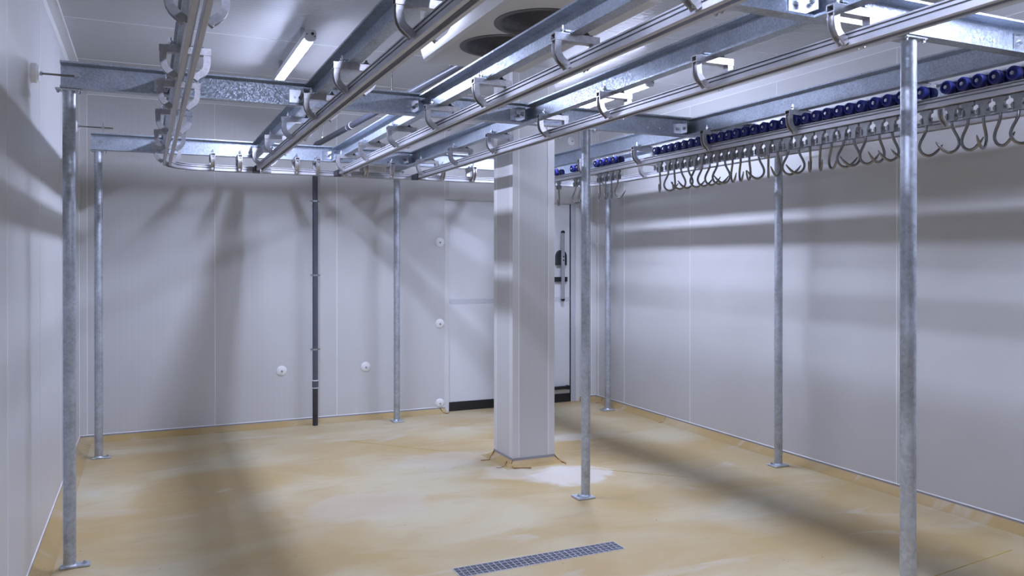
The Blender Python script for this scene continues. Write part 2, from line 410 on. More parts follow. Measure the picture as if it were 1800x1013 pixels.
MB().box(DL, DR+.11, YB-.003, YB, DT+.02, DT+.235).build('head_cover', M['smooth'], door)
hx = 4.216
hb = MB().box(hx-.02, hx+.02, YB-.052, YB-.030, 1.16, 1.895).build('handle_bar', M['bar'], door, bevel=.003)
for z, s in ((1.895, 1), (1.16, -1)):
    MB().prism([(hx-.021, z), (hx+.021, z)] + [(hx+.021*math.cos(a), z+s*.026*math.sin(a)) for a in [PI*i/8 for i in range(1, 8)]], 'y', YB-.054, YB-.028).build('end_cap', M['black'], hb)
for z in (1.63, 1.59):
    MB().cyl((hx+.004, YB-.052, z), (hx+.004, YB-.056, z), .009, 12).build('screw', M['black'], hb)
MB().prism([(4.150, 1.535), (4.274, 1.535), (4.274, 1.63)] + [(4.212+.062*math.cos(a), 1.63+.075*math.sin(a)) for a in [PI*i/10 for i in range(1, 10)]] + [(4.150, 1.63)], 'y', YB-.03, YB+.02).build('handle_mount', M['black'], door, bevel=.002)
MB().box(4.10, 4.288, YB-.02, YB+.02, 1.352, 1.404).build('latch', M['black'], door, bevel=.003)
MB().box(3.95, 4.305, YB-.03, YB+.02, .150, .182).box(4.285, 4.312, YB-.035, YB+.02, .144, .188).build('bottom_guide', M['black'], door, bevel=.002)

# ------------------------------------------------------------------ clad column
CX0, CX1, CY0, CY1 = 2.567, 2.925, 5.603, 5.963
column = thing('clad_column', 'square white panel-clad column standing in front of the door', 'column', ((CX0+CX1)/2, (CY0+CY1)/2, 0))
cw, cd = (CX1-CX0)/2, (CY1-CY0)/2
MB().box(-cw, cw, -cd, -cd+.04, .04, H).build('front_panel', M['panel_x'], column)
MB().box(-cw, cw, cd-.04, cd, .04, H).build('rear_panel', M['panel_x'], column)
MB().box(-cw, -cw+.04, -cd+.04, cd-.04, .04, H).build('side_panel', M['panel_y'], column)
MB().box(cw-.04, cw, -cd+.04, cd-.04, .04, H).build('side_panel', M['panel_y'], column)
k = .05
for sx in (-1, 1):
    for sy in (-1, 1):
        q = MB()
        xs = sorted((sx*(cw+.0022), sx*(cw-k))); ys = sorted((sy*(cd+.0022), sy*cd))
        q.box(xs[0], xs[1], ys[0], ys[1], .06, H)
        xs = sorted((sx*(cw+.0022), sx*cw)); ys = sorted((sy*cd, sy*(cd-k)))
        q.box(xs[0], xs[1], ys[0], ys[1], .06, H)
        ct = q.build('corner_trim', M['smooth'], column)
        xs = sorted((sx*(cw-k), sx*(cw-k-.005))); ys = sorted((sy*(cd+.002), sy*cd))
        q = MB().box(xs[0], xs[1], ys[0], ys[1], .06, H)
        xs = sorted((sx*(cw+.002), sx*cw)); ys = sorted((sy*(cd-k), sy*(cd-k-.005)))
        q.box(xs[0], xs[1], ys[0], ys[1], .06, H).build('sealant_bead', M['seal'], ct)
bs = MB()
for (a, b_, c, d) in [(-cw-.005, cw+.005, -cd-.005, -cd), (-cw-.005, cw+.005, cd, cd+.005), (-cw-.005, -cw, -cd, cd), (cw, cw+.005, -cd, cd)]:
    bs.box(a, b_, c, d, .034, .058)
bs.build('base_strip', M['strip'], column)
mb = MB(); n = 7; vs = []; fs = []
for i in range(n):
    f_ = i/(n-1); o_ = .085*f_; z = .045*(1-math.sin(PI/2*f_))
    vs += [(-cw-o_, -cd-o_, z), (cw+o_, -cd-o_, z), (cw+o_, cd+o_, z), (-cw-o_, cd+o_, z)]
for i in range(n-1):
    for j in range(4): fs.append((i*4+j, i*4+(j+1) % 4, (i+1)*4+(j+1) % 4, (i+1)*4+j))
mb.add(vs, fs).build('cove', M['cove'], column, smooth=True)
def drip(pts, r, parent):
    MB().tube(pts, [r*(.6+.6*random.random()) for _ in pts], 6).build('sealant_drip', M['caulk'], parent, smooth=True)
drip([(-cw-.005, -cd-.004, .05), (-cw-.03, -cd-.03, .012), (-cw-.02, -cd-.075, .004), (-cw+.05, -cd-.09, .003), (-cw+.10, -cd-.12, .003)], .0055, column)
drip([(-cw-.03, -cd+.05, .03), (-cw-.055, -cd+.02, .006), (-cw-.05, -cd-.05, .004), (-cw-.02, -cd-.08, .003)], .005, column)
drip([(-cw-.055, -cd+.02, .004), (-cw-.11, -cd-.01, .003), (-cw-.14, -cd+.0, .003)], .003, column)
drip([(-cw-.004, cd-.01, .05), (-cw-.05, cd-.04, .006), (-cw-.09, cd-.11, .003), (-cw-.16, cd-.10, .003)], .004, column)
drip([(cw+.004, -cd-.004, .05), (cw+.03, -cd-.04, .01), (cw+.05, -cd-.09, .003), (cw+.04, -cd-.12, .003)], .0045, column)
drip([(2.784, YB-.01, .05), (2.80, YB-.05, .01), (2.83, YB-.10, .003), (2.87, YB-.06, .003)], .004, sk_b)
for yy in (6.55, 7.75):
    drip([(XR-.004, yy, .05), (XR-.05, yy-.03, .008), (XR-.12, yy-.05, .003)], .003, sk_r)

# ------------------------------------------------------------------ steel frame
def cprof(h, fw, tw=.007, tf=.009):
    """channel open towards negative lateral: (lateral, z) with lip at 0 and web back at fw"""
    return [(0, 0), (fw, 0), (fw, h), (0, h), (0, h-tf), (fw-tw, h-tf-.004), (fw-tw, tf+.004), (0, tf)]
CH, CF = .135, .060
LH, LF = .118, .055
def cross_beam(yl, x0, x1, label, bolt=False):
    t = thing('cross_beam', label, 'steel beam', (x0, yl, ZT), 'galvanized cross beams')
    MB().prism(cprof(CH, CF), 'x', 0, x1-x0).build('channel', M['galv'], t)
    q = MB(); hexbolt(q, (.072, CF-.007, .072), (0, -1, 0), .011, .010, .016); q.build('bolt', M['zinc'], t)
    return t
XB0, XB1 = -.398, 4.52
cross_beam(B2, XB0, XB1, 'galvanized channel cross beam nearest the back wall')
cb1 = cross_beam(B1, XB0, XB1, 'galvanized channel cross beam ending above the front left post')
cb0 = cross_beam(B0, XB0, XB1, 'galvanized channel cross beam on top of the rightmost nearest post')
cross_beam(BF, XB0, XB1, 'galvanized channel cross beam overhead behind the viewpoint')
for cbm, xs in ((cb1, (3.19, 3.29)), (cb0, (3.19, 3.27))):
    for x in xs:
        MB().cyl((x-XB0, CF-.007, .05), (x-XB0, CF-.0105, .05), .0075, 10).build('bolt_hole_plug', M['white'], cbm)

ORD = ['leftmost', 'second', 'third', 'fourth', 'fifth', 'sixth']
NAMES_R = ['the leftmost rail', 'the second rail from the left', 'the third rail from the left', 'the fourth rail from the left', 'the rail of hooks', 'the rail nearest the right wall']
SEG = [('between the middle and rear cross beams', B1+CF, B2), ('between the near and middle cross beams', B0+CF, B1), ('overhead in front of the near cross beam', BF+CF, B0)]
for r, rx in enumerate(RAILX):
    for s_, (sl, ya, yb) in enumerate(SEG):
        t = thing('long_beam', 'galvanized channel beam above %s %s' % (NAMES_R[r], sl), 'steel beam', (rx-.035, ya, ZT), 'galvanized lengthwise beams')
        L = yb-ya
        q = MB().prism(cprof(LH, LF), 'y', 0, L).box(LF-.007, LF, L, L+CF-.008, .014, LH-.012)
        q.build('channel', M['galv'], t)
        # angle cleat in the corner with the cross beam, at the far end
        yw = L+CF-.0085
        a = MB().box(-.075, -.002, yw-.006, yw, .022, .098).box(-.008, -.002, yw-.075, yw-.006, .022, .098).build('angle_cleat', M['zinc'], t, bevel=.001)
        q = MB(); hexbolt(q, (-.042, yw-.006, .060), (0, -1, 0), .010, .008, .014); q.build('bolt', M['zinc'], a, smooth=False)
        q = MB(); hexbolt(q, (-.008, yw-.045, .060), (-1, 0, 0), .010, .008, .014); q.build('bolt', M['zinc'], a)
# short stub that carries the post by the back wall
t = thing('stub_beam', 'short galvanized channel stub from rear cross beam to post by back wall', 'steel beam', (2.2485-.03, B2+CF, ZT))
MB().prism(cprof(LH, LF), 'y', 0, YB-B2-CF-.08).build('channel', M['galv'], t)

def post(x, y, label, plate, bolts, ztop=ZT, tp=(.11, .09)):
    t = thing('steel_post', label, 'post', (x, y, 0), 'galvanized tube posts')
    MB().cyl((0, 0, .012), (0, 0, ztop-.010), .0302, 28).build('tube', M['tube'], t, smooth=True)
    px0, px1, py0, py1 = plate
    MB().box(px0, px1, py0, py1, 0, .012).build('base_plate', M['tube'], t, bevel=.003)
    MB().cyl((0, 0, .012), (0, 0, .020), .036, 28, .0302).build('weld', M['tube'], t, smooth=True)
    for bx, by in bolts:
        q = MB(); hexbolt(q, (bx, by, .012), (0, 0, 1), .008, .008, .013); q.build('anchor_bolt', M['zinc'], t)
    tpl = MB().box(-tp[0]/2, tp[0]/2, -tp[1]/2, tp[1]/2, ztop-.010, ztop).build('top_plate', M['zinc'], t, bevel=.001)
    for sx in (-1, 1):
        q = MB(); hexbolt(q, (sx*(tp[0]/2-.012), -tp[1]/2+.012, ztop-.010), (0, 0, -1), .008, .010, .012); q.build('bolt', M['zinc'], tpl)
    return t
dp = (-.075, .05, -.058, .042)
post(-.3606, 4.70, 'thick galvanized post nearest the left wall, bolted plate pointing right', (-.045, .095, -.03, .034), [(.068, .004)], tp=(.12, .07))
post(-.3468, 7.199, 'galvanized post in the rear left corner', (-.05, .085, -.03, .03), [(.062, 0)], tp=(.12, .07))
post(2.2485, 7.654, 'slim galvanized post against the back wall left of the door', (-.055, .055, -.075, .05), [(.0, -.052)], tp=(.12, .10))
post(2.6751, 4.668, 'galvanized post just right of the white column', (-.085, .045, -.06, .05), [(-.055, .0)], tp=(.12, .08))
post(2.7513, 2.236, 'nearest galvanized post at the right of the view', dp, [(-.055, .0)], tp=(.12, .08))
post(4.4408, 4.767, 'galvanized post by the middle of the right wall', (-.07, .06, -.055, .05), [(-.048, .02)], tp=(.12, .09))
post(4.452, 7.297, 'galvanized post in the rear right corner', (-.075, .06, -.055, .05), [(-.05, .02)], tp=(.12, .12))
post(4.4408, 2.24, 'galvanized post by the right wall, outside the frame on the right', dp, [(-.055, .0)], tp=(.12, .08))
post(-.40, 2.24, 'galvanized post by the left wall, outside the frame on the left', dp, [(-.055, .0)], tp=(.12, .08))
for px in (-.37, 2.70, 4.44):
    post(px, BF+.035, {-.37: 'galvanized post left of the viewpoint', 2.70: 'galvanized post right of the viewpoint', 4.44: 'galvanized post far right of the viewpoint'}[px], dp, [(-.055, 0)], tp=(.12, .08))

# ------------------------------------------------------------------ rails
RH = .050
def bar_prof(side):
    """one rail bar, outer face grooved; side -1 left bar, +1 right bar"""
    xi, xo = .012, .030
    z = lambda d: RH-d
    p = [(xi, 0), (xi+.003, -.0), (xo-.002, 0), (xo, .002), (xo, z(.0275)), (xo-.014, z(.0275)), (xo-.014, z(.0215)), (xo, z(.0215)),
         (xo, z(.0120)), (xo-.014, z(.0120)), (xo-.014, z(.0060)), (xo, z(.0060)), (xo, z(.001)), (xo-.001, RH), (xi, RH), (xi, .016), (xi+.006, .014), (xi+.006, .006), (xi, .004)]
    return [(side*a, b_) for a, b_ in p]
# hanger yoke meshes, origin at rail centre on the beam underside, bar along x
def yoke_meshes():
    q = MB()
    L, h2, w2, t2 = .10, .0145, .019, .005
    o = [(-w2, -2*h2), (w2, -2*h2), (w2, 0), (-w2, 0)]; i_ = [(-w2+t2, -2*h2+t2), (w2-t2, -2*h2+t2), (w2-t2, -t2), (-w2+t2, -t2)]
    vs = [(-L, a, b_) for a, b_ in o]+[(L, a, b_) for a, b_ in o]+[(-L, a, b_) for a, b_ in i_]+[(L, a, b_) for a, b_ in i_]+[(-L+.03, a, b_) for a, b_ in i_]+[(L-.03, a, b_) for a, b_ in i_]
    fs = []
    for j in range(4):
        k_ = (j+1) % 4
        fs += [(j, k_, k_+4, j+4), (j, k_, k_+8, j+8), (j+4, k_+4, k_+12, j+12), (j+8, k_+8, k_+16, j+16), (j+12, k_+12, k_+20, j+20)]
    fs += [(16, 17, 18, 19), (20, 21, 22, 23)]
    bar = q.add(vs, fs).mesh('hanger_bar', M['cast'])
    pth = [(-.083, -.024), (-.085, -.046), (-.084, -.066), (-.080, -.083), (-.071, -.098), (-.058, -.110), (-.044, -.120), (-.036, -.131)]
    # U-shaped arm section
    a, b_ = .0135, .0165
    sec = [(-a, -b_), (a, -b_), (a, -b_+.006), (a*.1, -b_+.0075), (a*.1, b_-.0075), (a, b_-.006), (a, b_), (-a, b_)]
    arm = MB().strap(sec, pth).mesh('hanger_arm', M['cast'], smooth=True)
    armr = MB().strap([(-p, w_) for p, w_ in sec], [(-p, z) for p, z in pth]).mesh('hanger_arm', M['cast'], smooth=True)
    def bolts(s):
        q = MB(); hexbolt(q, (s*.040, 0, -.120), (s, 0, 0), .010, .007, .013)
        q.cyl((s*.034, 0, -.120), (s*.041, 0, -.120), .012, 12)
        return q.mesh('rail_bolt', M['zinc'])
    cl = MB()
    cl.box(-.075, -.030, -.014, .014, .0, .004).box(-.052, -.026, -.014, .014, .009, .015)
    cl.cyl((-.057, 0, 0), (-.057, 0, .034), .005, 8).cyl((-.057, 0, .012), (-.057, 0, .021), .010, 6)
    cl = cl.mesh('clamp_bolt', M['zinc'])
    cr = MB(); cr.box(.024, .070, -.014, .014, .0, .005).cyl((.052, 0, 0), (.052, 0, .022), .005, 8).cyl((.052, 0, .005), (.052, 0, .013), .010, 6)
    cr = cr.mesh('clamp_bolt', M['black'])
    return bar, arm, armr, bolts(-1), bolts(1), cl, cr
YK = yoke_meshes()
def yoke(parent, x, y, rot=0.):
    h = link('rail_hanger', YK[0], parent, (x, y, ZT), (0, 0, rot))
    link('hanger_arm', YK[1], h); link('hanger_arm', YK[2], h)
    link('rail_bolt', YK[3], h); link('rail_bolt', YK[4], h)
    link('clamp_bolt', YK[5], h); link('clamp_bolt', YK[6], h)
def arc(cx, cy, r, a0, a1, n=14):
    return [(cx+r*math.cos(a0+(a1-a0)*i/n), cy+r*math.sin(a0+(a1-a0)*i/n), ZR) for i in range(n+1)]
def rail(label, path, yokes, ends=()):
    t = thing('overhead_rail', label, 'rail', (0, 0, 0), 'twin-bar overhead rails')
    for s in (-1, 1): MB().sweep(bar_prof(s), path).build('rail_bar', M['alu'], t)
    for y in yokes: yoke(t, *y)
    return t
Y0R = -.30
RR = .30
YKY = [[1.2, 1.98, 2.733, 3.58, 4.29, 5.10, 5.90, 6.66],
       [1.1, 1.85, 2.60, 3.571, 4.305, 5.06, 5.834, 6.55],
       [1.1, 1.95, 2.759, 3.597, 4.328, 5.112, 5.88, 6.66],
       [1.25, 2.054, 2.808, 3.613, 4.314, 5.12, 5.88, 6.70],
       [1.2, 2.0, 2.792, 3.591, 4.384, 5.229, 6.08, 6.80],
       [1.4, 2.2, 3.042, 3.75, 4.5, 5.25, 6.013, 6.70]]
RL = ['leftmost twin-bar aluminium rail, bending right at its far end', 'second twin-bar aluminium rail from the left', 'third twin-bar aluminium rail from the left, passing below the ceiling fans',
      'fourth twin-bar aluminium rail from the left, passing above the nearest post', 'twin-bar aluminium rail carrying the blue rollers and hooks', 'twin-bar aluminium rail behind the hooks, nearest the right wall']
x0 = RAILX[0]; x5 = RAILX[5]
yy = lambda r: [(RAILX[r], y) for y in YKY[r]]
rail(RL[0], [(x0, Y0R, ZR), (x0, RBY-RR, ZR)] + arc(x0+RR, RBY-RR, RR, PI, PI/2)[1:], yy(0))
for r in (1, 2, 3, 4):
    xr = RAILX[r]
    t = rail(RL[r], [(xr, Y0R, ZR), (xr, RBY-.16, ZR)], yy(r))
    # right bar turns into the rear rail, black switch wedge at the end
    MB().sweep([(a-.0, b_) for a, b_ in bar_prof(1)], [(xr, RBY-.16, ZR)] + arc(xr+.13, RBY-.16, .13, PI, PI/2+.25, 8)[1:]).build('curved_bar', M['alu'], t)
    MB().prism([(xr-.042, RBY-.20), (xr-.012, RBY-.20), (xr+.020, RBY-.034), (xr-.042, RBY-.034)], 'z', ZR-.006, ZR+.040).build('switch_block', M['black'], t, bevel=.002)
rail(RL[5], [(x5, Y0R, ZR), (x5, RBY-RR, ZR)] + arc(x5-RR, RBY-RR, RR, 0, PI/2)[1:], yy(5))
tb = thing('overhead_rail', 'twin-bar aluminium rail running crosswise along the back wall', 'rail', (0, 0, 0), 'twin-bar overhead rails')
for s in (-1, 1): MB().sweep(bar_prof(s), [(x0+RR, RBY, ZR), (x5-RR, RBY, ZR)]).build('rail_bar', M['alu'], tb)
for x in (.497, .709, 1.173, 1.351, 1.772, 2.01, 2.495, 2.80, 3.18, 3.65): yoke(tb, x, RBY, PI/2)

# ------------------------------------------------------------------ trolleys with hooks
TX = RAILX[4]-.008
TY = [6.611, 6.288, 6.189, 5.872, 5.776, 5.682, 5.584, 4.997, 4.89, 4.817, 4.736, 4.652, 4.576, 4.494, 4.413, 4.332, 4.254, 4.179, 4.101, 4.02, 3.932,
      3.847, 3.766, 3.68, 3.593, 3.505, 3.426, 3.345, 3.261, 3.188, 3.11, 3.022, 2.942, 2.859, 2.744, 2.606, 2.523, 2.448, 2.367, 2.284]
# turn of each hook about its shank (0 = point to the right as seen, 180 = to the left)
TA = [90, 20, 30, 90, 70, 80, 30, 95, 10, 100, 175, 170, 5, 10, 15, 5, 180, 75, 80, 110, 178, 95, 130, 5, 178, 105, 92, 75, 3, 178, 35, 150, 170, 178, 0, 178, 50, 130, 62, 3]
ORDN = ['first', 'second', 'third', 'fourth', 'fifth', 'sixth', 'seventh', 'eighth', 'ninth', 'tenth', 'eleventh', 'twelfth', 'thirteenth', 'fourteenth', 'fifteenth', 'sixteenth', 'seventeenth', 'eighteenth', 'nineteenth', 'twentieth',
        'twenty-first', 'twenty-second', 'twenty-third', 'twenty-fourth', 'twenty-fifth', 'twenty-sixth', 'twenty-seventh', 'twenty-eighth', 'twenty-ninth', 'thirtieth', 'thirty-first', 'thirty-second', 'thirty-third', 'thirty-fourth', 'thirty-fifth', 'thirty-sixth', 'thirty-seventh', 'thirty-eighth', 'thirty-ninth', 'fortieth']
ZW = ZR+RH+.031
rl = MB().lathe((0, 0, 0), (1, 0, 0), [(-.017, .012), (-.015, .019), (-.021, .021), (-.022, .026), (-.017, .0315), (.010, .0315), (.018, .024), (.018, .008)], 22).mesh('roller', M['blue'], smooth=True)
hubm = MB().cyl((-.024, 0, 0), (-.012, 0, 0), .0095, 6).cyl((-.028, 0, 0), (-.020, 0, 0), .005, 8).mesh('hub_bolt', M['zinc'])
carm = MB()
carm.box(-.004, .004, -.016, .016, ZR-.010-2.3, ZW-2.3)                                     # web through the slot
carm.prism([(-.033, ZR-2.304), (-.033, ZR-2.318), (-.020, ZR-2.326), (-.019, ZR-2.372), (.019, ZR-2.372), (.020, ZR-2.326), (.033, ZR-2.318), (.033, ZR-2.304)], 'x', -.009, .009)
carm = carm.mesh('carrier_plate', M['plate'], bevel=.0012)
shm = MB().box(-.016, .016, -.022, -.016, ZR-2.372, ZR-2.340).box(-.016, .016, .016, .022, ZR-2.372, ZR-2.340).box(-.013, .013, -.020, .020, ZR-2.378, ZR-2.370)
shm.cyl((0, -.030, ZR-2.352), (0, .034, ZR-2.352), .006, 10).cyl((0, .022, ZR-2.352), (0, .031, ZR-2.352), .011, 6)
shm = shm.mesh('swivel', M['plate'])
hp = [(0, -.002), (0, -.020), (-.003, -.036), (-.013, -.058), (-.025, -.080), (-.0325, -.104), (-.030, -.124), (-.018, -.143), (-.002, -.153), (.014, -.155), (.030, -.149), (.046, -.136), (.060, -.120), (.073, -.101)]
def smoothpath(p, it=2):
    for _ in range(it):
        q = [p[0]]
        for i in range(len(p)-1):
            a, b_ = p[i], p[i+1]
            q += [(a[0]*.75+b_[0]*.25, a[1]*.75+b_[1]*.25), (a[0]*.25+b_[0]*.75, a[1]*.25+b_[1]*.75)]
        q.append(p[-1]); p = q
    return p
sp = smoothpath(hp, 1); nn = len(sp)
rad = [.0073 if i < nn*.76 else .0073*(1-((i-nn*.76)/(nn*.24))**1.6)+.0006 for i in range(nn)]
hkm = MB().tube([(a, 0, ZR-2.372+b_) for a, b_ in sp], rad, 10).mesh('hook', M['inox'], smooth=True)
n = len(TY)
for i, (ty, ta) in enumerate(zip(TY, TA)):
    face = 'point turned right' if ta < 45 else ('point turned left' if ta > 135 else 'seen edge-on')
    t = thing('hook_trolley', 'steel meat hook on blue rollers, %s from the near end, %s' % (ORDN[n-1-i], face), 'meat hook', (TX, ty, 2.3), 'hook trolleys on the right-hand rail')
    for s in (-1, 1):
        r_ = link('roller', rl, t, (s*.026, 0, ZW-2.3), (0, 0, 0 if s < 0 else PI)); link('hub_bolt', hubm, r_)
    link('carrier_plate', carm, t, (0, 0, 0)); link('swivel', shm, t, (0, 0, 0))
    link('hook', hkm, t, (0, 0, 0), (0, 0, math.radians(-24.6-12-ta)))

# ------------------------------------------------------------------ ceiling lamps
def tube_lamp(x, y0, y1, zc, label):
    zl = zc+.045
    t = thing('tube_light', label, 'lamp', (x, (y0+y1)/2, zl), 'ceiling tube lights')
    L = (y1-y0)/2
    for s in (-.62, .62):
        MB().box(-.012, .012, s*L-.02, s*L+.02, 0, H-zl).build('suspension_bracket', M['zinc'], t)
    MB().prism([(-.026, 0), (.026, 0), (.033, -.020), (.033, -.050), (-.033, -.050), (-.033, -.020)], 'y', -L+.02, L-.02).build('housing', M['cap'], t)
    P_ = [(-.031, -.0502), (-.030, -.056), (-.023, -.063), (-.010, -.067), (.010, -.067), (.023, -.063), (.030, -.056), (.031, -.0502)]
    MB().prism(P_, 'y', -L+.025, L-.025).build('diffuser', M['lamp'], t)
    for s in (-1, 1):
        a, b_ = sorted((s*(L-.026), s*L))
        c = MB().prism([(-.027, 0), (-.035, -.018), (-.035, -.053), (-.027, -.066), (-.012, -.071), (.012, -.071), (.027, -.066), (.035, -.053), (.035, -.018), (.027, 0)], 'y', a, b_).build('end_cap', M['cap'], t, bevel=.001)
        MB().cyl((.012, s*L, -.025), (.012, s*(L+.004), -.025), .009, 14).cyl((.012, s*(L+.004), -.025), (.012, s*(L+.010), -.025), .006, 10).cyl((-.022, s*L, -.03), (-.022, s*(L+.002), -.03), .004, 8).cyl((.026, s*L, -.04), (.026, s*(L+.002), -.04), .004, 8).build('cable_gland', M['black'], c)
    return t
tube_lamp(.927, 5.03, 6.53, 2.97, 'lit tube light on the ceiling above the middle cross beam')
tube_lamp(3.48, 5.09, 6.59, 2.93, 'lit tube light on the ceiling right of the white column')
tube_lamp(.935, .75, 2.25, 2.97, 'lit tube light on the ceiling near the viewpoint, left row')
tube_lamp(3.48, .75, 2.25, 2.95, 'lit tube light on the ceiling near the viewpoint, right row')

# ------------------------------------------------------------------ ceiling evaporator
ex0, ex1, ey0, ey1 = 1.455, 2.16, 2.98, 4.52
zb = 2.750
ev = thing('evaporator_unit', 'beige ceiling-mounted evaporator with dark fan guards underneath', 'evaporator', (0, 0, zb))
FANS = [(1.772, 3.52), (1.772, 3.99)]; FR = .226
def rect(x0, x1, y0, y1, z, r=.05, n=5):
    p = []
    for cx, cy, a in ((x1-r, y1-r, 0), (x0+r, y1-r, PI/2), (x0+r, y0+r, PI), (x1-r, y0+r, 1.5*PI)):
        p += [(cx+r*math.cos(a+PI/2*i/n), cy+r*math.sin(a+PI/2*i/n), z) for i in range(n+1)]
    return p
# drip pan: rounded sides rising outwards, underside pierced by the two fans
mb = MB()
rings = [rect(ex0+.042, ex1-.042, ey0+.042, ey1-.02, 0, .03), rect(ex0+.022, ex1-.022, ey0+.022, ey1-.010, .012, .04), rect(ex0+.010, ex1-.01, ey0+.01, ey1-.004, .045, .045), rect(ex0, ex1, ey0, ey1, .085, .05)]
k_ = len(rings[0]); vs = sum(rings, []); fs = []
for j in range(3):
    for i in range(k_): fs.append((j*k_+i, j*k_+(i+1) % k_, (j+1)*k_+(i+1) % k_, (j+1)*k_+i))
mb.add(vs, fs).build('pan_side', M['unit'], ev, smooth=True)
mb = MB(); N = 48
bx0, bx1, by0, by1 = ex0+.042, ex1-.042, ey0+.042, ey1-.02
ym = (FANS[0][1]+FANS[1][1])/2
for (fx_, fy), (ya, yb) in zip(FANS, ((by0, ym), (ym, by1))):
    inner = []; outer = []
    for i in range(N):
        a = 2*PI*i/N; c, s = math.cos(a), math.sin(a)
        inner.append((fx_+FR*c, fy+FR*s, 0))
        tt = min(((bx1-fx_)/c if c > 1e-9 else (bx0-fx_)/c if c < -1e-9 else 1e9), ((yb-fy)/s if s > 1e-9 else (ya-fy)/s if s < -1e-9 else 1e9))
        outer.append((fx_+tt*c, fy+tt*s, 0))
    cs = [(bx1, yb, 0), (bx0, yb, 0), (bx0, ya, 0), (bx1, ya, 0)]
    o0 = len(mb.v); mb.add(inner+outer+cs, [(i, (i+1) % N, (i+1) % N+N, i+N) for i in range(N)])
    for ci, (cx, cy, _) in enumerate(cs):      # corner triangles
        ang = math.atan2(cy-fy, cx-fx_) % (2*PI); i = int(ang/(2*PI)*N) % N
        mb.f.append((o0+N+i, o0+2*N+ci, o0+N+(i+1) % N))
mb.build('pan_bottom', M['unit'], ev)
MB().box(ex0+.03, ex1-.03, ey0+.02, ey1-.02, .087, .12).build('gap_shade_band', M['dark'], ev)  # recess above the pan, its shade put into a near-black colour
MB().box(ex0+.01, ex1-.01, ey0+.01, ey1-.01, .12, H-zb-.03).build('coil_body', M['unit'], ev, bevel=.006)
for i in range(14):
    z = .135+i*.011
    MB().box(ex0-.002, ex0+.012, ey0+.12, ey1-.12, z, z+.005).build('louvre', M['smooth'], ev)
for x in (ex0+.08, ex1-.08):
    for y in (ey0+.1, ey1-.1):
        MB().box(x-.02, x+.02, y-.03, y+.03, H-zb-.03, H-zb).build('mount_bracket', M['zinc'], ev)
for fx_, fy in FANS:
    t = bpy.data.objects.new('fan_guard', None)
    q = MB()
    for j in range(20):
        rr_ = .035+(FR-.035)*j/19
        dome = -.030*(1-(rr_/FR)**2)+.004
        q.tube([(rr_*math.cos(2*PI*i/40), rr_*math.sin(2*PI*i/40), dome-.004) for i in range(40)], .0022, 5, closed=True)
    for j in range(4):
        a = PI/4*0+PI/2*j+.15
        q.tube([(r_*math.cos(a), r_*math.sin(a), -.030*(1-(r_/FR)**2)+.001) for r_ in (.0, .06, .12, .18, FR)], .003, 6)
    g_ = q.build('fan_guard', M['wire'], ev, (fx_, fy, 0), smooth=True)
    MB().lathe((0, 0, -.004), (0, 0, 1), [(0, FR-.004), (.0, FR+.012), (.008, FR+.014), (.010, FR-.004)], 48).build('guard_ring', M['wire'], g_, smooth=True)
    MB().lathe((0, 0, .006), (0, 0, 1), [(0, FR-.002), (.07, FR-.03), (.071, .001)], 40).build('fan_well', M['dark'], g_, smooth=True)
    q = MB()
    for j in range(5):
        a = 2*PI*j/5
        p = lambda r_, da, z: (r_*math.cos(a+da), r_*math.sin(a+da), z)
        q.add([p(.05, -.2, .045), p(.05, .35, .02), p(.19, .45, .022), p(.19, -.25, .05), p(.05, -.2, .048), p(.05, .35, .023), p(.19, .45, .025), p(.19, -.25, .053)],
              [(0, 1, 2, 3), (7, 6, 5, 4), (0, 4, 5, 1), (1, 5, 6, 2), (2, 6, 7, 3), (3, 7, 4, 0)])
    q.cyl((0, 0, .01), (0, 0, .06), .055, 20).build('fan_blades', M['dark'], g_)

# ------------------------------------------------------------------ drain pipe
dpx, dpy = 1.478, 7.79
pipe = thing('drain_pipe', 'dark grey plastic drain pipe down the back wall to the floor', 'pipe', (dpx, dpy, 0))
PR = .0255
MB().cyl((0, 0, .40), (0, 0, 2.62), PR, 22).build('riser', M['pvc'], pipe, smooth=True)
MB().cyl((0, 0, 0), (0, 0, .365), PR, 22).build('floor_pipe', M['pvc2'], pipe, smooth=True)
cp = MB().cyl((0, 0, .362), (0, 0, .432), PR+.004, 22).build('coupling', M['pvc'], pipe, smooth=True)
for z in (.358, .428):
    MB().lathe((0, 0, z), (0, 0, 1), [(0, PR), (.001, PR+.005), (.007, PR+.0045), (.009, PR)], 18).build('glue_rim', M['white'], cp, smooth=True)
el = [(0, 0, 2.60), (0, 0, 2.645), (.002, -.015, 2.675), (.006, -.045, 2.692), (.012, -.09, 2.698)]
MB().tube(el, PR+.0035, 18).build('elbow', M['pvc'], pipe, smooth=True)
end = Vector((1.79-dpx, 4.535-dpy, 2.80)); st = Vector((.010, -.07, 2.697))
MB().tube([st, end], PR, 18).build('sloping_pipe', M['pvc'], pipe, smooth=True)
mid = st+(end-st)*.30; dd = (end-st).normalized()
c2 = MB().cyl(mid-dd*.04, mid+dd*.04, PR+.004, 20).build('coupling', M['pvc'], pipe, smooth=True)
for s in (-1, 1):
    MB().cyl(mid+dd*s*.040, mid+dd*s*.046, PR+.005, 20).build('glue_rim', M['white'], c2, smooth=True)
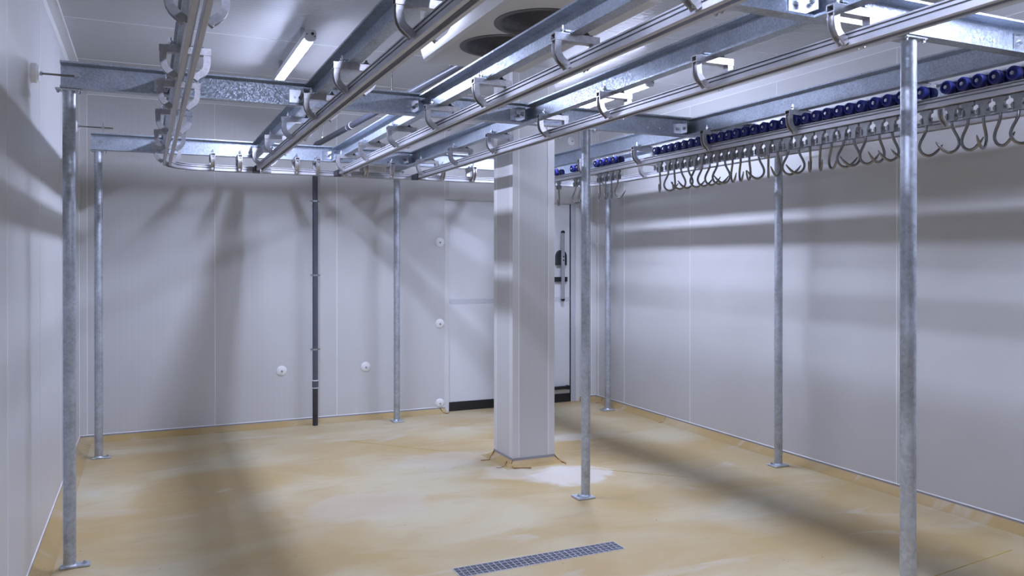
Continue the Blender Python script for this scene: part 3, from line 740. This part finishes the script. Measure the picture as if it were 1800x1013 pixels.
for z in (2.157, 1.445, .732):
    q = MB().lathe((0, 0, z-.008), (0, 0, 1), [(0, PR), (0, PR+.004), (.016, PR+.004), (.016, PR)], 20)
    for s in (-1, 1): q.box(min(s*PR, s*(PR+.022)), max(s*PR, s*(PR+.022)), -.004, .004, z-.008, z+.008)
    cl_ = q.build('pipe_clip', M['zinc'], pipe)
    q = MB()
    for s in (-1, 1): hexbolt(q, (s*(PR+.014), -.004, z), (0, -1, 0), .006, .004, 0)
    q.cyl((0, PR, z), (0, YB-dpy-.001, z), .005, 8).build('clip_screw', M['zinc'], cl_)
def rod_at(x, y, z0, label):
    t = thing('hanging_rod', label, 'rod', (x, y, z0), 'thin rods hanging from the ceiling')
    MB().cyl((0, 0, 0), (0, 0, H-z0), .004, 8).build('rod', M['inox'], t)
    MB().cyl((0, 0, 0), (0, 0, .010), .010, 6).build('nut', M['zinc'], t)
rod_at(1.500, 7.55, 2.735, 'thin steel rod hanging from ceiling to the drain pipe by the back wall')
rod_at(1.668, 5.80, 2.79, 'thin steel rod hanging from ceiling to the middle of the sloping drain pipe')
rod_at(1.758, 4.78, 2.82, 'thin steel rod hanging from ceiling just behind the evaporator')

# ------------------------------------------------------------------ wall fixings
def disc(x, z, label):
    t = thing('wall_fixing', label, 'wall fixing', (x, YB, z), 'round white panel fixings on the back wall')
    MB().lathe((0, 0, 0), (0, -1, 0), [(0, .049), (.004, .049), (.012, .040), (.016, .014), (.016, 0)], 26).build('cap_disc', M['white'], t, smooth=True)
    q = MB(); hexbolt(q, (0, -.016, -.004), (0, -1, 0), .007, .006, .010); q.build('fixing_bolt', M['zinc'], t)
disc(1.181, .528, 'round white fixing low on the back wall, left of the dark pipe')
disc(2.001, .521, 'round white fixing low on the back wall, right of the dark pipe')
disc(2.784, 1.778, 'round white fixing beside the door, highest of three')
disc(2.784, .929, 'round white fixing beside the door, middle of three')
disc(2.784, .098, 'round white fixing beside the door, lowest of three, touching the skirting')
disc(4.35, 2.93, 'round white fixing high on the back wall above the right side of the door')
def tie(y, z, xe, label, fin=False):
    t = thing('wall_tie', label, 'wall fixing', (XL, y, z), 'rods tying the frame to the left wall')
    MB().lathe((0, 0, 0), (1, 0, 0), [(0, .050), (.024, .050), (.036, .038), (.038, .014)], 26).build('cap_disc', M['white'], t, smooth=True)
    MB().cyl((.02, 0, 0), (xe-XL, 0, 0), .0055, 10).build('tie_rod', M['inox'], t)
    MB().cyl((.038, 0, 0), (.048, 0, 0), .011, 6).build('nut', M['zinc'], t)
    if fin:
        f = MB().box(xe-XL-.075, xe-XL-.069, -.025, .025, -.045, .035).build('fixing_plate', M['zinc'], t)
        MB().cyl((xe-XL-.085, 0, 0), (xe-XL-.062, 0, 0), .010, 6).build('nut', M['zinc'], f)
tie(4.70, 2.535, -.33, 'white disc and rod tying the middle cross beam to the left wall')
tie(7.17, 2.645, -.24, 'white disc and rod tying the rear cross beam to the left wall', True)

# ------------------------------------------------------------------ floor drain
gr = thing('floor_drain', 'long narrow steel grating set into the floor', 'floor drain', ((DX0+DX1)/2, (DY0+DY1)/2, 0))
gw, gd = (DX1-DX0)/2, (DY1-DY0)/2
q = MB()
for (a, b_, c, d) in [(-gw, gw, -gd, -gd+.005), (-gw, gw, gd-.005, gd), (-gw, -gw+.005, -gd+.005, gd-.005), (gw-.005, gw, -gd+.005, gd-.005)]: q.box(a, b_, c, d, -.03, .002)
q.build('frame', M['grate'], gr)
MB().box(-gw+.0005, gw-.0005, -gd+.0005, gd-.0005, -.195, -.16).build('pit_bottom', M['pit'], gr)
q = MB()
for (a, b_, c, d) in [(-gw+.0052, gw-.0052, -gd+.0052, -gd+.008), (-gw+.0052, gw-.0052, gd-.008, gd-.0052), (-gw+.0052, -gw+.008, -gd+.008, gd-.008), (gw-.008, gw-.0052, -gd+.008, gd-.008)]: q.box(a, b_, c, d, -.16, -.010)
q.build('pit_shade_sides', M['pit'], gr)  # sides added so the grate cells look dark, shade painted as near-black
me = MB().box(-gw+.005, gw-.005, -.0016, .0016, -.009, .001).mesh('long_bar', M['grate'])
for i in range(1, 4): link('long_bar', me, gr, (0, -gd+2*gd*i/4, 0))
me = MB().box(-.0016, .0016, -gd+.005, gd-.005, -.009, .0005).mesh('cross_bar', M['grate'])
NB = 30
for i in range(1, NB): link('cross_bar', me, gr, (-gw+2*gw*i/NB, 0, 0))
